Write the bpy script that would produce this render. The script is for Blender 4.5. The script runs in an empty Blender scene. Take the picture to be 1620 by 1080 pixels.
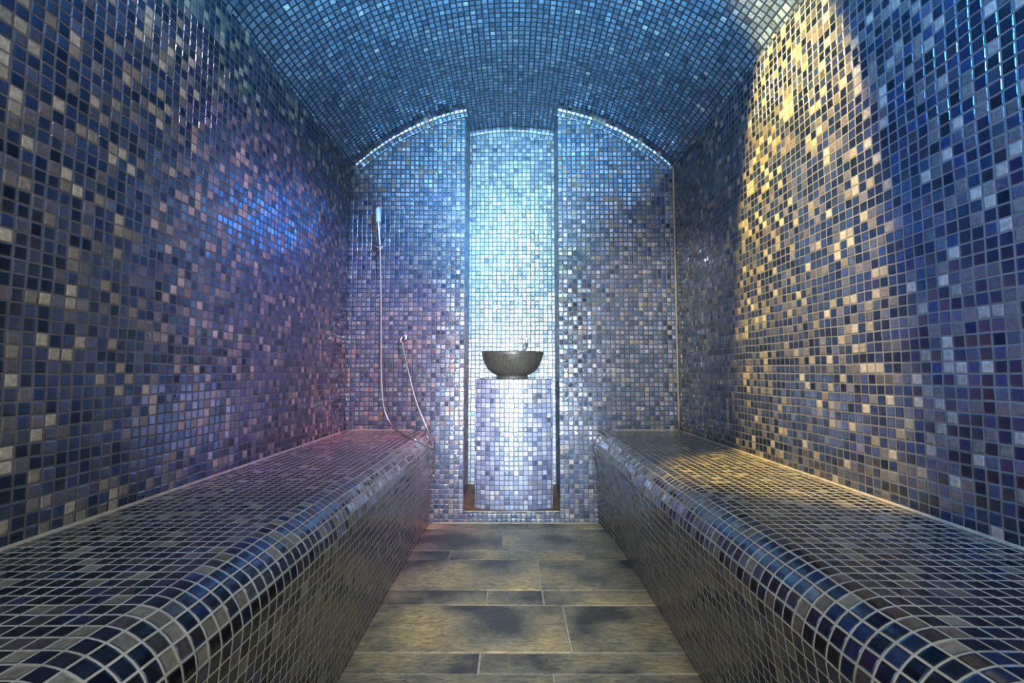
import bpy, bmesh, math, random
from mathutils import Vector, Matrix

sc = bpy.context.scene
col = sc.collection

# ------------------------------------------------------------------ camera
F_PX = 740.0
cd = bpy.data.cameras.new('camera')
cam = bpy.data.objects.new('camera', cd)
col.objects.link(cam)
cd.sensor_width = 36.0
cd.lens = 36.0 * F_PX / 1620.0
cd.clip_start = 0.01
CAM_Z = 0.746
cam.location = (0, 0, CAM_Z)
cam.rotation_euler = (math.radians(90 + 3.79), 0, math.radians(0.11))
sc.camera = cam

# ------------------------------------------------------------------ view, world
sc.view_settings.view_transform = 'Standard'
sc.view_settings.look = 'None'
sc.view_settings.gamma = 1.0
sc.view_settings.use_curve_mapping = False
sc.view_settings.exposure = 0.0
w = bpy.data.worlds.new('world')
sc.world = w
w.use_nodes = True
w.node_tree.nodes['Background'].inputs[0].default_value = (0.35, 0.45, 0.7, 1)
w.node_tree.nodes['Background'].inputs[1].default_value = 0.3

# ------------------------------------------------------------------ room numbers (metres)
P = 0.024            # pitch of the mosaic
D = 2.37             # back wall
DN = 2.63            # back of the niche
Y0 = -1.15           # rear end of the room
W = 0.835            # half width
ZS = 1.823           # spring of the vault
ZA = 2.158           # crown of the vault
RV = (W * W + (ZA - ZS) ** 2) / (2 * (ZA - ZS))
ZC = ZA - RV
NL, NR = -0.247, 0.236   # niche sides
SEAT = 0.458
SILL = 0.060

def vault(x):
    return ZC + math.sqrt(max(0, RV * RV - x * x))

# ------------------------------------------------------------------ lamps (unseen; coloured spots and added fills placed zone by zone)
def aim(o, target):
    d = Vector(target) - Vector(o.location)
    o.rotation_euler = d.to_track_quat('-Z', 'Y').to_euler()

def spot(name, loc, target, color, power, angle=60, blend=0.6, radius=0.03):
    l = bpy.data.lights.new(name, 'SPOT')
    l.color = color; l.energy = power
    l.spot_size = math.radians(angle); l.spot_blend = blend
    l.shadow_soft_size = radius
    o = bpy.data.objects.new(name, l); col.objects.link(o)
    o.location = loc; aim(o, target)
    return o

def point(name, loc, color, power, radius=0.05):
    l = bpy.data.lights.new(name, 'POINT')
    l.color = color; l.energy = power; l.shadow_soft_size = radius
    o = bpy.data.objects.new(name, l); col.objects.link(o)
    o.location = loc
    return o

def area(name, loc, target, color, power, sx, sy, spread=180):
    l = bpy.data.lights.new(name, 'AREA')
    l.shape = 'RECTANGLE'; l.size = sx; l.size_y = sy
    l.color = color; l.energy = power; l.spread = math.radians(spread)
    o = bpy.data.objects.new(name, l); col.objects.link(o)
    o.location = loc; aim(o, target)
    return o

# white glow of the glass door behind the photographer
area('door_light', (0.0, Y0 + 0.06, 1.15), (0.0, 2.0, 1.1), (1.0, 0.95, 0.82), 47, 0.6, 1.7)
# blue fill for the vault: area lamp added in mid-air, out of view
area('vault_fill', (0.0, 0.38, 1.25), (0.0, 1.0, 2.2), (0.15, 0.58, 0.95), 64, 1.0, 0.25, 96)
# fills added to brighten the niche: two behind the camera, one overhead
area('niche_fill', (0.0, Y0 + 0.12, 1.45), (0.0, DN, 1.55), (0.52, 0.92, 0.98), 3.3, 0.20, 0.70, 18)
area('niche_low_fill', (0.0, Y0 + 0.12, 0.66), (0.0, DN, 0.52), (0.80, 0.92, 1.0), 4.4, 0.15, 0.80, 19)
spot('niche_top_fill', (0.0, 1.25, 2.08), (0.0, DN, 1.50), (0.50, 0.90, 1.0), 24, 38, 0.8, 0.12)
# small warm fill added out of sight behind the bowl, lights the niche
point('bowl_fill', (0.0, 2.585, 0.79), (1.0, 0.97, 0.74), 2.2, 0.02)
# coloured wall washers and spots
spot('yellow_light', (0.0, 1.37, 2.13), (W, 1.37, 1.30), (1.0, 0.70, 0.18), 360, 66, 0.35, 0.02).scale = (0.46, 1, 1)
spot('blue_light', (-0.3, 0.3, 1.9), (W, 0.72, 1.25), (0.03, 0.29, 1.0), 165, 60, 0.8, 0.05)
spot('rose_light', (0.0, 1.12, 2.13), (-W, 1.12, 1.26), (1.0, 0.70, 0.58), 15, 40, 0.6, 0.03)
spot('pink_light', (0.30, 1.15, 2.02), (-0.58, D, 0.50), (1.0, 0.28, 0.34), 185, 36, 0.9, 0.05)
spot('violet_light', (0.35, 0.9, 2.02), (-W, 1.9, 0.75), (0.62, 0.34, 1.0), 150, 56, 0.9, 0.05)
spot('back_blue_light', (0.25, 1.2, 1.95), (-0.38, D, 1.40), (0.05, 0.36, 1.0), 165, 38, 0.9, 0.08)
spot('back_white_light', (0.1, 1.0, 1.9), (0.70, D, 0.90), (1.0, 0.94, 0.84), 105, 34, 0.9, 0.08)
spot('back_low_fill', (0.0, 0.6, 1.9), (0.05, D, 0.28), (0.66, 0.80, 1.0), 75, 30, 0.9, 0.08)  # added fill, brightens the pedestal and low back wall
spot('floor_light', (0.0, 1.0, 2.0), (0.0, 1.5, 0.0), (1.0, 0.88, 0.60), 70, 32, 0.9, 0.06)

# ------------------------------------------------------------------ materials
def new_mat(name):
    m = bpy.data.materials.new(name)
    m.use_nodes = True
    nt = m.node_tree
    return m, nt, nt.nodes['Principled BSDF']

def N(nt, typ, **kw):
    n = nt.nodes.new(typ)
    for k, v in kw.items():
        setattr(n, k, v)
    return n

def math_node(nt, op, a, b=None, c=None):
    n = nt.nodes.new('ShaderNodeMath'); n.operation = op
    for i, v in enumerate((a, b, c)):
        if v is None: continue
        if isinstance(v, (int, float)): n.inputs[i].default_value = v
        else: nt.links.new(v, n.inputs[i])
    return n.outputs[0]

# tile palette: (share, colour, metallic, roughness)
PALETTE = [
    (0.26, (0.004, 0.005, 0.009), 1),
    (0.20, (0.006, 0.009, 0.024), 1),
    (0.15, (0.014, 0.024, 0.060), 1),
    (0.11, (0.045, 0.050, 0.065), 1),
    (0.15, (0.100, 0.088, 0.078), 1),
    (0.12, (0.215, 0.190, 0.150), 0),
]

def mosaic_mat(name, seed, palette=PALETTE, grout=(0.17, 0.165, 0.145), gw=0.062, tilt=0.10,
               rough=0.12, warp=0.06, ior=2.5, relief=1.0):
    m, nt, bs = new_mat(name)
    L = nt.links.new
    uvn = N(nt, 'ShaderNodeUVMap'); uvn.uv_map = 'tiles'
    nz = N(nt, 'ShaderNodeTexNoise'); nz.inputs['Scale'].default_value = 0.16
    nz.inputs['Detail'].default_value = 2.0
    L(uvn.outputs[0], nz.inputs['Vector'])
    sub = N(nt, 'ShaderNodeVectorMath', operation='SUBTRACT'); L(nz.outputs['Color'], sub.inputs[0]); sub.inputs[1].default_value = (.5, .5, .5)
    scl = N(nt, 'ShaderNodeVectorMath', operation='SCALE'); L(sub.outputs[0], scl.inputs[0]); scl.inputs['Scale'].default_value = warp * 6
    add = N(nt, 'ShaderNodeVectorMath', operation='ADD'); L(uvn.outputs[0], add.inputs[0]); L(scl.outputs[0], add.inputs[1])
    flo = N(nt, 'ShaderNodeVectorMath', operation='FLOOR'); L(add.outputs[0], flo.inputs[0])
    fra = N(nt, 'ShaderNodeVectorMath', operation='FRACTION'); L(add.outputs[0], fra.inputs[0])
    off = N(nt, 'ShaderNodeVectorMath', operation='ADD'); L(flo.outputs[0], off.inputs[0]); off.inputs[1].default_value = (seed * 17.3 + .5, seed * 7.7 + .5, 0)
    wn = N(nt, 'ShaderNodeTexWhiteNoise', noise_dimensions='2D'); L(off.outputs[0], wn.inputs['Vector'])
    off2 = N(nt, 'ShaderNodeVectorMath', operation='ADD'); L(off.outputs[0], off2.inputs[0]); off2.inputs[1].default_value = (131.0, 57.0, 0)
    wn2 = N(nt, 'ShaderNodeTexWhiteNoise', noise_dimensions='2D'); L(off2.outputs[0], wn2.inputs['Vector'])
    sf = N(nt, 'ShaderNodeSeparateXYZ'); L(fra.outputs[0], sf.inputs[0])
    dx = math_node(nt, 'ABSOLUTE', math_node(nt, 'SUBTRACT', sf.outputs[0], .5))
    dy = math_node(nt, 'ABSOLUTE', math_node(nt, 'SUBTRACT', sf.outputs[1], .5))
    # rounded square distance (smooth max)
    dm = math_node(nt, 'SMOOTH_MAX', dx, dy, 0.06)
    mask = N(nt, 'ShaderNodeMapRange'); mask.clamp = True
    L(dm, mask.inputs['Value'])
    mask.inputs['From Min'].default_value = 0.5 - gw + 0.012
    mask.inputs['From Max'].default_value = 0.5 - gw - 0.012
    MASK = mask.outputs[0]        # 1 on tile, 0 in grout
    # colours
    cr = N(nt, 'ShaderNodeValToRGB'); cr.color_ramp.interpolation = 'CONSTANT'
    mr = N(nt, 'ShaderNodeValToRGB'); mr.color_ramp.interpolation = 'CONSTANT'
    acc = 0.0
    for i, (sh, c, gl) in enumerate(palette):
        if i == 0:
            e = cr.color_ramp.elements[0]; f = mr.color_ramp.elements[0]
            cr.color_ramp.elements.remove(cr.color_ramp.elements[1]); mr.color_ramp.elements.remove(mr.color_ramp.elements[1])
            e = cr.color_ramp.elements[0]; f = mr.color_ramp.elements[0]
        else:
            e = cr.color_ramp.elements.new(acc); f = mr.color_ramp.elements.new(acc)
        e.position = acc; f.position = acc
        e.color = (*c, 1); f.color = (gl, gl, gl, 1)
        acc += sh
    L(wn.outputs['Value'], cr.inputs[0]); L(wn.outputs['Value'], mr.inputs[0])
    # value jitter per tile and glassy mottling inside a tile
    sw = N(nt, 'ShaderNodeSeparateColor'); L(wn2.outputs['Color'], sw.inputs[0])
    jit = N(nt, 'ShaderNodeMapRange'); L(sw.outputs[0], jit.inputs['Value']); jit.inputs['To Min'].default_value = 0.65; jit.inputs['To Max'].default_value = 1.5
    mo = N(nt, 'ShaderNodeTexNoise'); mo.inputs['Scale'].default_value = 3.0; mo.inputs['Detail'].default_value = 3.0
    L(uvn.outputs[0], mo.inputs['Vector'])
    mom = N(nt, 'ShaderNodeMapRange'); L(mo.outputs[0], mom.inputs['Value']); mom.inputs['From Min'].default_value = .3; mom.inputs['From Max'].default_value = .7
    mom.inputs['To Min'].default_value = 0.7; mom.inputs['To Max'].default_value = 1.35
    k = math_node(nt, 'MULTIPLY', jit.outputs[0], mom.outputs[0])
    tc = N(nt, 'ShaderNodeVectorMath', operation='SCALE'); L(cr.outputs[0], tc.inputs[0]); L(k, tc.inputs['Scale'])
    gn = N(nt, 'ShaderNodeTexNoise'); gn.inputs['Scale'].default_value = 0.35; gn.inputs['Detail'].default_value = 4
    L(uvn.outputs[0], gn.inputs['Vector'])
    gm = N(nt, 'ShaderNodeMapRange'); L(gn.outputs[0], gm.inputs['Value']); gm.inputs['From Min'].default_value = .3; gm.inputs['From Max'].default_value = .7
    gm.inputs['To Min'].default_value = 0.7; gm.inputs['To Max'].default_value = 1.25
    gc = N(nt, 'ShaderNodeVectorMath', operation='SCALE'); gc.inputs[0].default_value = grout; L(gm.outputs[0], gc.inputs['Scale'])
    mix = N(nt, 'ShaderNodeMix', data_type='RGBA'); L(MASK, mix.inputs['Factor']); L(gc.outputs[0], mix.inputs[6]); L(tc.outputs[0], mix.inputs[7])
    L(mix.outputs[2], bs.inputs['Base Color'])
    # glassy tiles shine, stone-like pale tiles and grout do not
    glass = math_node(nt, 'MULTIPLY', mr.outputs[0], MASK)
    ro = N(nt, 'ShaderNodeMapRange'); L(glass, ro.inputs['Value']); ro.inputs['To Min'].default_value = 0.42
    rj = N(nt, 'ShaderNodeMapRange'); L(sw.outputs[1], rj.inputs['Value']); rj.inputs['To Min'].default_value = rough * 0.7; rj.inputs['To Max'].default_value = rough * 1.6
    L(rj.outputs[0], ro.inputs['To Max'])
    L(ro.outputs[0], bs.inputs['Roughness'])
    io = N(nt, 'ShaderNodeMapRange'); L(glass, io.inputs['Value']); io.inputs['To Min'].default_value = 1.45; iv = N(nt, 'ShaderNodeMapRange'); L(math_node(nt, 'POWER', sw.outputs[2], 2.0), iv.inputs['Value']); iv.inputs['To Min'].default_value = 1.45 + (ior - 1.45) * 0.55; iv.inputs['To Max'].default_value = 1.45 + (ior - 1.45) * 1.6; L(iv.outputs[0], io.inputs['To Max'])
    L(io.outputs[0], bs.inputs['IOR'])
    # iridescent reflection: blue-grey specular tint varying from tile to tile
    tint = N(nt, 'ShaderNodeMix', data_type='RGBA'); L(sw.outputs[2], tint.inputs['Factor'])
    tint.inputs[6].default_value = (0.40, 0.70, 1.0, 1); tint.inputs[7].default_value = (0.82, 0.82, 1.0, 1)
    tm = N(nt, 'ShaderNodeMix', data_type='RGBA'); L(glass, tm.inputs['Factor']); tm.inputs[6].default_value = (1, 1, 1, 1); L(tint.outputs[2], tm.inputs[7])
    L(tm.outputs[2], bs.inputs['Specular Tint'])
    # relief: pillowed tile, sunk grout, each tile set at its own slight angle
    prof = N(nt, 'ShaderNodeMapRange'); prof.interpolation_type = 'SMOOTHSTEP'
    L(dm, prof.inputs['Value']); prof.inputs['From Min'].default_value = 0.5 - gw + 0.02; prof.inputs['From Max'].default_value = 0.5 - gw - 0.09
    tx = math_node(nt, 'MULTIPLY', math_node(nt, 'SUBTRACT', sw.outputs[0], .5), math_node(nt, 'SUBTRACT', sf.outputs[0], .5))
    ty = math_node(nt, 'MULTIPLY', math_node(nt, 'SUBTRACT', sw.outputs[1], .5), math_node(nt, 'SUBTRACT', sf.outputs[1], .5))
    tt = math_node(nt, 'MULTIPLY', math_node(nt, 'ADD', tx, ty), tilt * P)
    wob = math_node(nt, 'MULTIPLY', mo.outputs[0], 0.010 * P)
    h = math_node(nt, 'ADD', math_node(nt, 'MULTIPLY', prof.outputs[0], 0.05 * P), math_node(nt, 'ADD', tt, wob))
    bp = N(nt, 'ShaderNodeBump'); bp.inputs['Strength'].default_value = relief; bp.inputs['Distance'].default_value = 1.0
    L(h, bp.inputs['Height']); L(bp.outputs[0], bs.inputs['Normal'])
    return m

BACK_LIT_PAL = [  # same tile as the side walls; reflected light painted in as paler colours
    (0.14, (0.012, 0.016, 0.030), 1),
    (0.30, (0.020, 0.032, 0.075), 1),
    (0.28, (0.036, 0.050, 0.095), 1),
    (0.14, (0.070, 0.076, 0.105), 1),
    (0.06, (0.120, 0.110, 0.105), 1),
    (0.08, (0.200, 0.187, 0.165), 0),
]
M_back = mosaic_mat('mosaic_back_wall_lit', 1, BACK_LIT_PAL, grout=(0.085, 0.085, 0.09), rough=0.20, gw=0.078, ior=2.9)
M_left = mosaic_mat('mosaic_left_wall', 2, grout=(0.09, 0.088, 0.078), gw=0.068, ior=3.2)
M_right = mosaic_mat('mosaic_right_wall', 3, grout=(0.13, 0.127, 0.112), gw=0.068, ior=3.0)
M_rear = mosaic_mat('mosaic_rear_wall', 4)
CEIL_PAL = [
    (0.10, (0.040, 0.055, 0.085), 1),
    (0.30, (0.060, 0.092, 0.140), 1),
    (0.34, (0.078, 0.115, 0.165), 1),
    (0.18, (0.100, 0.140, 0.185), 1),
    (0.05, (0.140, 0.175, 0.205), 1),
    (0.03, (0.250, 0.260, 0.260), 0),
]
M_ceil = mosaic_mat('mosaic_vault', 5, CEIL_PAL, grout=(0.012, 0.017, 0.026), gw=0.10, tilt=0.05)
BENCH_PAL = [
    (0.40, (0.004, 0.004, 0.006), 1),
    (0.22, (0.010, 0.009, 0.010), 1),
    (0.12, (0.008, 0.014, 0.040), 1),
    (0.13, (0.045, 0.038, 0.034), 1),
    (0.13, (0.130, 0.115, 0.090), 0),
]
M_bench = mosaic_mat('mosaic_bench', 6, BENCH_PAL, ior=1.9, rough=0.10, grout=(0.40, 0.38, 0.30))
M_bench2 = mosaic_mat('mosaic_bench_right', 9, BENCH_PAL, ior=1.9, rough=0.10, grout=(0.40, 0.38, 0.30))
NICHE_LIT_PAL = [  # same tile again, the niche's bright light baked into pale base colours
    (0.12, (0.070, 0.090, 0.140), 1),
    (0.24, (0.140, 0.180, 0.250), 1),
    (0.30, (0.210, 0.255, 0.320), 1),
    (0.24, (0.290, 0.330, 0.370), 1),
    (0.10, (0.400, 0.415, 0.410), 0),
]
M_jamb = mosaic_mat('mosaic_niche_sides_lit', 11, NICHE_LIT_PAL, grout=(0.07, 0.075, 0.075), rough=0.30, gw=0.075, relief=0.25)
PED_LIT_PAL = [  # same tile, base colours lightened to stand in for light on the pedestal
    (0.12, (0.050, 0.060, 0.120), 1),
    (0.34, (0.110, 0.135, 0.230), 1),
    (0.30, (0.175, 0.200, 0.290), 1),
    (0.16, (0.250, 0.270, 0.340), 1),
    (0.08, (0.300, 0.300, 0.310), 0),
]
M_niche = mosaic_mat('mosaic_niche_lit', 7, NICHE_LIT_PAL, grout=(0.07, 0.075, 0.075), rough=0.30, gw=0.075)
M_ped = mosaic_mat('mosaic_pedestal_lit', 8, PED_LIT_PAL, grout=(0.05, 0.05, 0.06), rough=0.22, tilt=0.05, gw=0.075)

def simple(name, c, rough=0.5, metal=0.0, bump=0.0, scale=200.0, var=0.0):
    m, nt, bs = new_mat(name)
    bs.inputs['Base Color'].default_value = (*c, 1)
    bs.inputs['Roughness'].default_value = rough
    bs.inputs['Metallic'].default_value = metal
    tc = N(nt, 'ShaderNodeTexCoord')
    nz = N(nt, 'ShaderNodeTexNoise'); nz.inputs['Scale'].default_value = scale; nz.inputs['Detail'].default_value = 4
    nt.links.new(tc.outputs['Object'], nz.inputs['Vector'])
    mr = N(nt, 'ShaderNodeMapRange'); nt.links.new(nz.outputs[0], mr.inputs['Value'])
    mr.inputs['From Min'].default_value = .3; mr.inputs['From Max'].default_value = .7
    mr.inputs['To Min'].default_value = 1 - var; mr.inputs['To Max'].default_value = 1 + var
    s = N(nt, 'ShaderNodeVectorMath', operation='SCALE'); s.inputs[0].default_value = c
    nt.links.new(mr.outputs[0], s.inputs['Scale']); nt.links.new(s.outputs[0], bs.inputs['Base Color'])
    if bump:
        b = N(nt, 'ShaderNodeBump'); b.inputs['Distance'].default_value = bump
        nt.links.new(nz.outputs[0], b.inputs['Height']); nt.links.new(b.outputs[0], bs.inputs['Normal'])
    return m

M_chrome = simple('polished_chrome', (0.80, 0.80, 0.82), 0.16, 1.0)
M_hose = simple('metal_hose', (0.50, 0.48, 0.50), 0.3, 0.9, 0.0003, 500)
M_plastic = simple('white_plastic', (0.82, 0.84, 0.83), 0.3)
M_seal = simple('cream_sealant', (0.30, 0.27, 0.20), 0.6, 0, 0.001, 60, 0.2)
M_granite = simple('dark_granite', (0.062, 0.060, 0.050), 0.34, 0.0, 0.0012, 170, 0.85)
M_tapm = simple('brushed_tap', (0.45, 0.46, 0.42), 0.35, 0.9)
M_dark = simple('dark_recess', (0.02, 0.018, 0.016), 0.8)
M_ledge = simple('brown_stone', (0.10, 0.062, 0.028), 0.35, 0, 0.002, 30, 0.5)

def slate_mat():
    m, nt, bs = new_mat('slate_slabs')
    L = nt.links.new
    tc = N(nt, 'ShaderNodeTexCoord')
    at = N(nt, 'ShaderNodeAttribute', attribute_name='slab')
    geo = N(nt, 'ShaderNodeVectorMath', operation='ADD'); L(tc.outputs['Object'], geo.inputs[0])
    sc_ = N(nt, 'ShaderNodeVectorMath', operation='SCALE'); L(at.outputs['Color'], sc_.inputs[0]); sc_.inputs['Scale'].default_value = 9.0
    L(sc_.outputs[0], geo.inputs[1])
    n1 = N(nt, 'ShaderNodeTexNoise'); n1.inputs['Scale'].default_value = 4.5; n1.inputs['Detail'].default_value = 5; L(geo.outputs[0], n1.inputs['Vector'])
    n2 = N(nt, 'ShaderNodeTexNoise'); n2.inputs['Scale'].default_value = 55; n2.inputs['Detail'].default_value = 6; n2.inputs['Distortion'].default_value = 1.2
    st = N(nt, 'ShaderNodeMapping'); st.inputs['Scale'].default_value = (0.6, 1.6, 1); L(geo.outputs[0], st.inputs['Vector']); L(st.outputs[0], n2.inputs['Vector'])
    r1 = N(nt, 'ShaderNodeValToRGB'); L(n1.outputs[0], r1.inputs[0])
    r1.color_ramp.elements[0].position = 0.36; r1.color_ramp.elements[0].color = (0.040, 0.043, 0.038, 1)
    r1.color_ramp.elements[1].position = 0.66; r1.color_ramp.elements[1].color = (0.36, 0.29, 0.15, 1)
    e = r1.color_ramp.elements.new(0.48); e.color = (0.17, 0.158, 0.11, 1)
    m2 = N(nt, 'ShaderNodeMapRange'); L(n2.outputs[0], m2.inputs['Value']); m2.inputs['From Min'].default_value = .3; m2.inputs['From Max'].default_value = .7
    m2.inputs['To Min'].default_value = .5; m2.inputs['To Max'].default_value = 1.5
    s = N(nt, 'ShaderNodeVectorMath', operation='SCALE'); L(r1.outputs[0], s.inputs[0]); L(m2.outputs[0], s.inputs['Scale'])
    L(s.outputs[0], bs.inputs['Base Color'])
    bs.inputs['Roughness'].default_value = 0.36
    b = N(nt, 'ShaderNodeBump'); b.inputs['Distance'].default_value = 0.004; L(n2.outputs[0], b.inputs['Height']); L(b.outputs[0], bs.inputs['Normal'])
    return m
M_slate = slate_mat()
M_fgrout = simple('floor_grout', (0.36, 0.33, 0.27), 0.6, 0, 0.001, 80, 0.3)

# ------------------------------------------------------------------ mesh helpers
def link_mesh(name, verts, faces, uvs, mat, smooth=False, parent=None):
    me = bpy.data.meshes.new(name)
    me.from_pydata(verts, [], faces)
    if uvs is not None:
        ul = me.uv_layers.new(name='tiles')
        i = 0
        for f in faces:
            for v in f:
                ul.data[i].uv = uvs[v]; i += 1
    if smooth:
        for p in me.polygons: p.use_smooth = True
    me.materials.append(mat)
    o = bpy.data.objects.new(name, me); col.objects.link(o)
    if parent: o.parent = parent
    return o

class Grid:
    """collects sheets of quads with mosaic coordinates, built as one mesh"""
    def __init__(s): s.v = []; s.f = []; s.u = []
    def sheet(s, nu, nv, fn, uvfn=None, flip=False):
        b = len(s.v)
        for j in range(nv + 1):
            for i in range(nu + 1):
                p, q = fn(i / nu, j / nv)
                s.v.append(p); s.u.append(q)
        for j in range(nv):
            for i in range(nu):
                a = b + j * (nu + 1) + i
                q = (a, a + 1, a + nu + 2, a + nu + 1)
                s.f.append(q[::-1] if flip else q)
    def build(s, name, mat, smooth=False, parent=None):
        return link_mesh(name, s.v, s.f, s.u, mat, smooth, parent)

def structure(o): o['kind'] = 'structure'; return o
def tag(o, label, cat, group=None):
    o['label'] = label; o['category'] = cat
    if group: o['group'] = group
    return o
def empty(name, loc):
    o = bpy.data.objects.new(name, None); col.objects.link(o); o.location = loc
    o.empty_display_size = 0.05
    return o

def lathe(name, prof, mat, n=64, parent=None, loc=(0, 0, 0)):
    v = []; f = []
    for (r, z) in prof:
        for i in range(n):
            a = 2 * math.pi * i / n
            v.append((r * math.cos(a), r * math.sin(a), z))
    for j in range(len(prof) - 1):
        for i in range(n):
            f.append((j * n + i, j * n + (i + 1) % n, (j + 1) * n + (i + 1) % n, (j + 1) * n + i))
    f.append(tuple(range(n))[::-1]); f.append(tuple((len(prof) - 1) * n + i for i in range(n)))
    o = link_mesh(name, v, f, None, mat, True, parent)
    o.location = loc
    return o

def tube(name, pts, rad, mat, parent=None, n=12, sub=8):
    """a tube through pts (Catmull-Rom), radius a number or a list per point"""
    pts = [Vector(p) for p in pts]
    rr = rad if isinstance(rad, (list, tuple)) else [rad] * len(pts)
    P_, R_ = [], []
    for i in range(len(pts) - 1):
        p0 = pts[max(0, i - 1)]; p1 = pts[i]; p2 = pts[i + 1]; p3 = pts[min(len(pts) - 1, i + 2)]
        for k in range(sub):
            t = k / sub
            P_.append(0.5 * ((2 * p1) + (p2 - p0) * t + (2 * p0 - 5 * p1 + 4 * p2 - p3) * t * t + (3 * p1 - 3 * p2 + p3 - p0) * t ** 3))
            R_.append(rr[i] * (1 - t) + rr[i + 1] * t)
    P_.append(pts[-1]); R_.append(rr[-1])
    v = []; f = []
    up = Vector((0, 0, 1)); prevn = None
    for i, p in enumerate(P_):
        t = (P_[min(i + 1, len(P_) - 1)] - P_[max(i - 1, 0)]).normalized()
        if prevn is None:
            a = Vector((1, 0, 0)) if abs(t.x) < .9 else Vector((0, 1, 0))
            nrm = t.cross(a).normalized()
        else:
            nrm = (prevn - t * prevn.dot(t)).normalized()
        prevn = nrm; bn = t.cross(nrm)
        for k in range(n):
            a = 2 * math.pi * k / n
            v.append(tuple(p + (nrm * math.cos(a) + bn * math.sin(a)) * R_[i]))
    for i in range(len(P_) - 1):
        for k in range(n):
            f.append((i * n + k, i * n + (k + 1) % n, (i + 1) * n + (k + 1) % n, (i + 1) * n + k))
    f.append(tuple(range(n))[::-1]); f.append(tuple((len(P_) - 1) * n + k for k in range(n)))
    return link_mesh(name, v, f, None, mat, True, parent)

# ------------------------------------------------------------------ ceiling: barrel vault running on into the niche
FR = 0.035
def vault_profile(n=72):
    """points (x, z, arc length) from the left spring to the right one, with small coved corners"""
    a0 = math.asin(W / RV)
    pts = []
    for i in range(n + 1):
        a = -a0 + 2 * a0 * i / n
        x, z = RV * math.sin(a), ZC + RV * math.cos(a)
        # cove: soften where vault meets side wall
        e = W - abs(x)
        if e < FR:
            z -= (FR - e) ** 2 / (2 * FR) * 0.5
        pts.append((x, z, RV * a / P))
    return pts
VP_ = vault_profile(96)
g = Grid()
def fn(u, v):
    x, z, s = VP_[round(u * 96)]
    y = Y0 + (D - Y0) * v
    return (x, y, z), (s + 100, y / P)
g.sheet(96, 24, fn, flip=True)
# strip over the niche, carrying on the same courses
def fn(u, v):
    x = NL + (NR - NL) * u
    y = D + (DN - D) * v
    return (x, y, vault(x) - 0.002), (RV * math.asin(x / RV) / P + 100, y / P)
g.sheet(16, 3, fn, flip=True)
structure(g.build('ceiling', M_ceil, True))

# ------------------------------------------------------------------ side walls
for name, sx, mat in (('wall_left', -1, M_left), ('wall_right', 1, M_right)):
    g = Grid()
    zt = VP_[0][1]
    def fn(u, v):
        y = Y0 + (D - Y0) * u
        z = zt * v
        return (sx * W, y, z), (y / P, z / P)
    g.sheet(4, 2, fn, flip=(sx > 0))
    structure(g.build(name, mat))

# ------------------------------------------------------------------ back wall: two panels beside the niche, and the low sill
g = Grid()
def panel(x0, x1, n):
    def fn(u, v):
        x = x0 + (x1 - x0) * u
        z = vault(x) * v
        return (x, D, z), ((x - NL) / P, z / P)
    g.sheet(n, 1, fn)
panel(-W, NL, 40); panel(NR, W, 40)
g.sheet(1, 1, lambda u, v: ((NL + (NR - NL) * u, D, SILL * v), ((NR - NL) * u / P, SILL * v / P)))
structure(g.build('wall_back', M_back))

# niche lining
g = Grid()
def fn(u, v):
    x = NL + (NR - NL) * u; z = vault(x) * v
    return (x, DN, z), ((x - NL) / P + .5, z / P)
g.sheet(16, 1, fn)
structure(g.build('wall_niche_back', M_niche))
for nm, xs, fl in (('wall_niche_left', NL, True), ('wall_niche_right', NR, False)):
    g = Grid()
    def fn(u, v):
        y = D + (DN - D) * u; z = vault(xs) * v
        return (xs, y, z), ((y - D) / P, z / P)
    g.sheet(1, 1, fn, flip=not fl)
    structure(g.build(nm, M_jamb))
# niche floor: wet brown stone behind the sill, rising towards the back
g = Grid()
g.sheet(1, 1, lambda u, v: ((NL + (NR - NL) * u, D + (DN - D) * v, SILL + 0.07 * v), (u, v)))
o = structure(g.build('floor_niche', M_ledge))

# curved two-course border where the vault meets the back wall
def arch_trim(name, x0, x1, y, mat, wdt, seed):
    g = Grid()
    n = 60
    a0, a1 = math.asin(x0 / RV), math.asin(x1 / RV)
    def fn(u, v):
        a = a0 + (a1 - a0) * u
        # quarter cove between vault and wall, then a flat course standing a little proud
        t = v * 2.0
        if t <= 1:
            q = t * math.pi / 2
            r = RV - 0.001 - 0.022 * (1 - math.cos(q)); yy = y - 0.022 * (1 - math.sin(q)) - 0.003
        else:
            r = RV - 0.023 - 0.026 * (t - 1); yy = y - 0.003
        return (r * math.sin(a), yy, ZC + r * math.cos(a)), (RV * a / P + seed, t + 0.0)
    g.sheet(n, 8, fn, flip=True)
    return structure(g.build(name, mat, True))
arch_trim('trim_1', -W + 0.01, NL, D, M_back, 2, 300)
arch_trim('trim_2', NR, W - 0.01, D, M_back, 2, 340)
arch_trim('trim_3', NL, NR, DN, M_niche, 2, 380)

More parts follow.
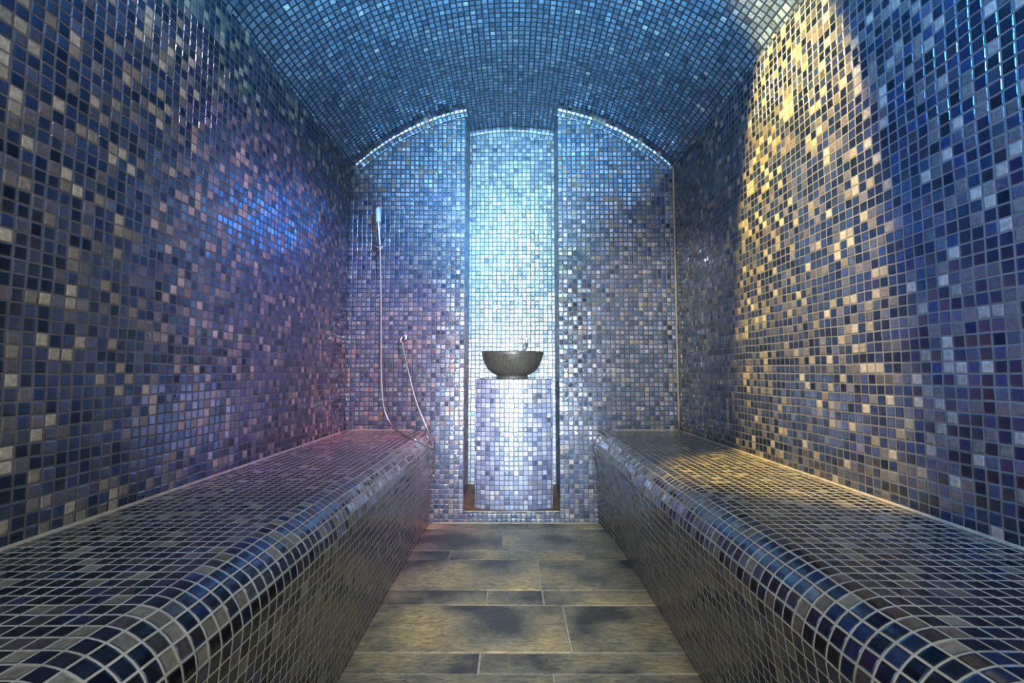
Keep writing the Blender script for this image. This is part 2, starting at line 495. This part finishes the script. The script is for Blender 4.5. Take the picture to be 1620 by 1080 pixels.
# rear wall behind the photographer, with the doorway
g = Grid()
def rear(x0, x1, z0, z1):
    def fn(u, v):
        x = x0 + (x1 - x0) * u
        zt = min(z1, 9) if z1 < 5 else vault(x)
        z = z0 + (zt - z0) * v
        return (x, Y0, z), (x / P, z / P)
    g.sheet(10, 1, fn, flip=True)
rear(-W, -0.36, 0, 9); rear(0.36, W, 0, 9); rear(-0.36, 0.36, 2.02, 9)
structure(g.build('wall_rear', M_rear))
m, nt, bs = new_mat('door_glass')
bs.inputs['Base Color'].default_value = (0.5, 0.55, 0.6, 1); bs.inputs['Roughness'].default_value = 0.2
g = Grid(); g.sheet(1, 1, lambda u, v: ((-0.36 + 0.72 * u, Y0 - 0.02, 2.02 * v), (u, v)), flip=True)
structure(g.build('door_1', m))

# ------------------------------------------------------------------ floor: slate slabs in wide and narrow courses
def slab_floor():
    random.seed(5)
    rows = [2.37, 2.290, 2.016, 1.923, 1.661, 1.556, 1.301, 1.212, 0.955, 0.860, 0.60, 0.50, 0.24, 0.14, -0.12, -0.22, -0.5, -0.75, -1.0, -1.14]
    joints = {0: [], 1: [-0.047], 2: [-0.258, 0.295], 3: [0.098], 4: [-0.087, 0.10], 5: [0.158], 6: [-0.087], 7: [0.10], 8: [-.2, .2], 9: [.02]}
    v = []; f = []; colr = []
    g2 = 0.0022
    X0, X1 = -0.47, 0.50
    for i in range(len(rows) - 1):
        ya, yb = rows[i + 1] + g2, rows[i] - g2
        xs = [X0] + joints.get(i, [random.uniform(-.3, .3)]) + [X1]
        for k in range(len(xs) - 1):
            xa, xb = xs[k] + (g2 if k else 0), xs[k + 1] - (g2 if k < len(xs) - 2 else 0)
            c = (random.random(), random.random(), random.random(), 1)
            dz = random.uniform(-0.0008, 0.0008)
            b = len(v); e = 0.0022
            v += [(xa, ya, -0.02), (xb, ya, -0.02), (xb, yb, -0.02), (xa, yb, -0.02)]
            v += [(xa, ya, -0.002 + dz), (xb, ya, -0.002 + dz), (xb, yb, -0.002 + dz), (xa, yb, -0.002 + dz)]
            v += [(xa + e, ya + e, dz), (xb - e, ya + e, dz), (xb - e, yb - e, dz), (xa + e, yb - e, dz)]
            for q in ((0, 1, 5, 4), (1, 2, 6, 5), (2, 3, 7, 6), (3, 0, 4, 7), (4, 5, 9, 8), (5, 6, 10, 9), (6, 7, 11, 10), (7, 4, 8, 11), (8, 9, 10, 11)):
                f.append(tuple(b + t for t in q)); colr.append(c)
    ns = len(f)
    b = len(v)
    v += [(-W, Y0, -0.0022), (W, Y0, -0.0022), (W, D, -0.0022), (-W, D, -0.0022)]
    f.append((b, b + 1, b + 2, b + 3)); colr.append((0, 0, 0, 1))
    me = bpy.data.meshes.new('floor'); me.from_pydata(v, [], f)
    ca = me.color_attributes.new('slab', 'FLOAT_COLOR', 'CORNER')
    li = 0
    for fi, q in enumerate(f):
        for _ in q:
            ca.data[li].color = colr[fi]; li += 1
    me.materials.append(M_slate); me.materials.append(M_fgrout)
    me.polygons[ns].material_index = 1
    o = bpy.data.objects.new('floor', me); col.objects.link(o)
    return structure(o)
slab_floor()

# ------------------------------------------------------------------ benches
R = 0.083
def bench(name, sx, mat, label):
    def fronts(y):
        # top and foot half-distance of the front face from the room axis
        if sx > 0:
            t = 0.400; b = 0.458 - 0.030 * max(0, min(1, (y - 1.95) / 0.42)) ** 1.5
        else:
            t = -0.388; b = -0.424 + 0.012 * max(0, min(1, (y - 1.7) / 0.67))
        return t, b
    ys = [Y0 + 0.01 + (D - 0.004 - Y0 - 0.01) * i / 60 for i in range(61)]
    verts = []; uvs = []; faces = []
    nz, nr, nt_ = 8, 12, 6
    prof_n = nz + nr + nt_ + 1
    wob = random.Random(3 if sx > 0 else 4)
    for y in ys:
        t, b = fronts(y)
        wv = 0.0025 * math.sin(y * 3.1 + sx) + 0.0015 * math.sin(y * 7.3)
        row = []
        s = 0.0
        pts = []
        zf = SEAT - R
        for i in range(nz + 1):
            k = i / nz
            pts.append((b + (t - b) * k, zf * k))
        cx = t + sx * R
        for i in range(1, nr + 1):
            a = math.pi / 2 * i / nr
            pts.append((cx - sx * R * math.cos(a), zf + R * math.sin(a)))
        for i in range(1, nt_ + 1):
            k = i / nt_
            pts.append((cx + (sx * (W - 0.003) - cx) * k, SEAT))
        # arc length measured from the nose centre so that courses stay parallel to the nose
        acc = [0.0]
        for i in range(1, len(pts)):
            acc.append(acc[-1] + math.hypot(pts[i][0] - pts[i - 1][0], pts[i][1] - pts[i - 1][1]))
        mid = acc[nz + nr // 2]
        for i, (x, z) in enumerate(pts):
            edge = 1.0 if 0 < i < len(pts) - 1 else 0.0
            verts.append((x + wv * edge * (1 if i <= nz + nr // 2 else 0), y, z + (wv * 0.5 if nz + 2 < i < len(pts) - 1 else 0)))
            uvs.append((y / P, (acc[i] - mid) / P + 50.5))
    for j in range(len(ys) - 1):
        for i in range(prof_n - 1):
            a = j * prof_n + i
            q = (a, a + 1, a + prof_n + 1, a + prof_n)
            faces.append(q if sx < 0 else q[::-1])
    o = link_mesh(name, verts, faces, uvs, mat, True)
    tag(o, label, 'bench', None)
    return o
bl = bench('mosaic_bench', -1, M_bench, 'mosaic tiled bench along the left wall with the shower hose resting on its far end')
br = bench('mosaic_bench', 1, M_bench2, 'long mosaic tiled bench with rounded front edge along the right wall, nothing on it')

# cream sealant beads
def bead(name, pts, rad=0.006, parent=None):
    o = tube(name, pts, rad, M_seal, parent, 8, 6)
    return o
bead('sealant', [(-W + .0055, Y0 + .05, SEAT), (-W + .0055, 1.0, SEAT + .001), (-W + .0055, D - .004, SEAT)], 0.0045, bl)
bead('sealant', [(W - .0055, Y0 + .05, SEAT), (W - .0055, 1.0, SEAT + .001), (W - .0055, D - .004, SEAT)], 0.0045, br)
bead('sealant', [(-W + .01, D - .003, SEAT), (-.50, D - .003, SEAT)], 0.004, bl)
bead('sealant', [(W - .01, D - .003, SEAT), (.49, D - .003, SEAT)], 0.004, br)
structure(bead('trim_4', [(W - .004, D - .004, SEAT), (W - .004, D - .004, 1.1), (W - .003, D - .003, ZS - .01)], 0.005))
structure(bead('trim_5', [(-.40, D - .003, 0.003), (0, D - .004, 0.004), (.42, D - .003, 0.003)], 0.004))
structure(bead('trim_6', [(NL, D - .001, SILL), (0, D - .001, SILL), (NR, D - .001, SILL)], 0.0025))

# ------------------------------------------------------------------ pedestal
PX, PH = 0.004, 0.711
PWd = 0.197
def pedestal():
    g = Grid()
    sag = 0.028
    Rr = (PWd ** 2 + sag ** 2) / (2 * sag)
    a0 = math.asin(PWd / Rr)
    yc = D + 0.004 + Rr
    def fn(u, v):
        a = -a0 + 2 * a0 * u
        return (PX + Rr * math.sin(a), yc - Rr * math.cos(a), SILL + (PH - SILL) * v), (Rr * a / P + 20, (PH - SILL) * (v - 1) / P + 60)
    g.sheet(32, 2, fn)
    ye = yc - Rr * math.cos(a0)
    for s, fl in ((-1, True), (1, False)):
        def fs(u, v):
            return (PX + s * PWd, ye + (DN - 0.002 - ye) * u, SILL + (PH - SILL) * v), (40 + (DN - ye) * u / P, (PH - SILL) * (v - 1) / P + 60)
        g.sheet(1, 2, fs, flip=fl)
    # top
    def ft(u, v):
        a = -a0 + 2 * a0 * u
        x = PX + Rr * math.sin(a); yf = yc - Rr * math.cos(a)
        y = yf + (DN - 0.002 - yf) * v
        return (x, y, PH), (x / P + 30.5, (y - D) / P)
    g.sheet(32, 2, ft)
    o = g.build('basin_pedestal', M_ped)
    return o
ped = tag(pedestal(), 'bow-fronted mosaic tiled pedestal standing in the bright niche under the stone bowl', 'pedestal')

# ------------------------------------------------------------------ stone bowl
BX, BY, BZ = -0.002, 2.458, PH
bowl = empty('stone_basin', (BX, BY, BZ))
tag(bowl, 'dark speckled stone bowl standing on the tiled pedestal in the niche', 'basin')
outer = [(0.070, 0.016), (0.080, 0.020)]
for r_, z_ in ((0.094, 0.0265), (0.106, 0.0335), (0.117, 0.042), (0.127, 0.052), (0.136, 0.064), (0.1435, 0.077), (0.150, 0.091), (0.1555, 0.107), (0.160, 0.123), (0.1635, 0.140)):
    outer.append((r_, z_))
rim = outer[-1]
prof = outer + [(rim[0] - .003, rim[1] + .003), (rim[0] - .010, rim[1] + .002)]
for i in range(12, -1, -1):
    t = i / 12
    prof.append((max(0.004, 0.154 * math.sin(t * math.pi / 2) ** 0.9), 0.034 + 0.108 * (1 - math.cos(t * math.pi / 2)) ** 0.8))
lathe('bowl', prof, M_granite, 96, bowl)
lathe('foot_ring', [(0.080, 0.0), (0.083, 0.003), (0.082, 0.012), (0.078, 0.020), (0.074, 0.023)], M_granite, 64, bowl)

# tap behind the bowl
tap = empty('basin_tap', (0.074, DN - 0.002, 0.90))
tag(tap, 'small metal tap on the niche wall just above the right half of the stone bowl', 'tap')
tube('rosette', [(0, 0.003, 0), (0, -0.004, 0), (0, -0.008, 0)], [0.016, 0.016, 0.011], M_tapm, tap, 20, 2)
tube('spout', [(0, -0.006, 0), (-0.002, -0.030, 0.002), (-0.008, -0.046, -0.006), (-0.010, -0.050, -0.026)], [0.010, 0.0105, 0.010, 0.009], M_tapm, tap, 14, 5)
tube('handle', [(0.002, -0.024, 0.008), (0.003, -0.024, 0.026), (0.004, -0.026, 0.043)], [0.008, 0.007, 0.006], M_tapm, tap, 12, 3)

# ------------------------------------------------------------------ hand shower
def wp(px, py, y):
    """a point of the room at depth y seen at pixel (px, py), used once to take measurements over"""
    s, c = math.sin(math.radians(3.79)), math.cos(math.radians(3.79))
    v = (540 - py) / F_PX
    h = y * (s + v * c) / (c - v * s)
    dep = y * c + h * s
    return ((px - 811.5) / F_PX * dep, y, CAM_Z + h)
hs_y = D - 0.045
shower = empty('hand_shower', wp(602, 392, hs_y))
tag(shower, 'slim white hand shower on a chrome hose hanging on the left back wall', 'shower')
base = Vector(shower.location)
def rel(px, py, y): return tuple(Vector(wp(px, py, y)) - base)
tube('shower_head', [rel(598, 328, hs_y - .004), rel(598, 330, hs_y - .004), rel(598.2, 333, hs_y - .004), rel(598.5, 350, hs_y), rel(598.6, 351.5, hs_y)],
     [0.006, 0.0095, 0.0125, 0.0125, 0.009], M_plastic, shower, 20, 3)
tube('handle', [rel(598.6, 350, hs_y), rel(599.5, 366, hs_y), rel(600.8, 388, hs_y), rel(601.4, 397, hs_y)], [0.0085, 0.0085, 0.0065, 0.006], M_chrome, shower, 16, 4)
hose_pts = [rel(601.4, 396, hs_y), rel(602, 420, hs_y + .01), rel(602.8, 470, hs_y + .02), rel(603, 530, hs_y + .022), rel(603.3, 590, hs_y + .02),
            rel(605.5, 630, 2.335), rel(610, 654, 2.33), rel(619, 672, 2.31), rel(628, 680.5, 2.27), rel(638, 686.5, 2.16), rel(653, 693.5, 2.05),
            rel(668, 702, 2.065), rel(679, 707.5, 2.10), rel(684.5, 707.5, 2.20), rel(682.5, 698, 2.27),
            rel(677, 681, 2.325), rel(668, 660, hs_y + .022), rel(657, 630, hs_y + .026), rel(647, 590, hs_y + .026), rel(639, 556, hs_y + .01), rel(637, 541, hs_y + .005)]
tube('hose', hose_pts, 0.0042, M_hose, shower, 10, 8)

br_ = empty('shower_bracket', wp(601, 391, D - 0.004))
tag(br_, 'small chrome wall bracket holding the hand shower handle', 'bracket')
bb = Vector(br_.location)
tube('arm', [(0, 0.003, 0), (0, -0.02, 0)], 0.007, M_chrome, br_, 12, 2)
tube('rosette', [(0, 0.003, 0), (0, -0.003, 0), (0, -0.006, 0)], [0.016, 0.016, 0.012], M_chrome, br_, 24, 2)
for k in (-1, 1):
    tube('claw', [(0, -0.02, -0.004), (k * 0.013, -0.024, -0.004), (k * 0.016, -0.041, -0.004), (k * 0.010, -0.052, -0.004)], 0.004, M_chrome, br_, 10, 4)

ol = empty('hose_outlet', wp(640, 534, D - 0.002))
tag(ol, 'small chrome wall elbow feeding the shower hose, right of the hanging handset', 'outlet')
tube('rosette', [(0, 0.002, 0), (0, -0.006, 0), (0, -0.010, 0)], [0.018, 0.018, 0.012], M_chrome, ol, 24, 2)
tube('elbow', [(0, -0.008, 0), (-0.002, -0.024, 0.001), (-0.008, -0.034, -0.004), (-0.010, -0.036, -0.018)], [0.009, 0.010, 0.009, 0.008], M_chrome, ol, 14, 5)
tube('nut', [(-0.0098, -0.036, -0.017), (-0.0105, -0.036, -0.030)], 0.0095, M_chrome, ol, 6, 1)
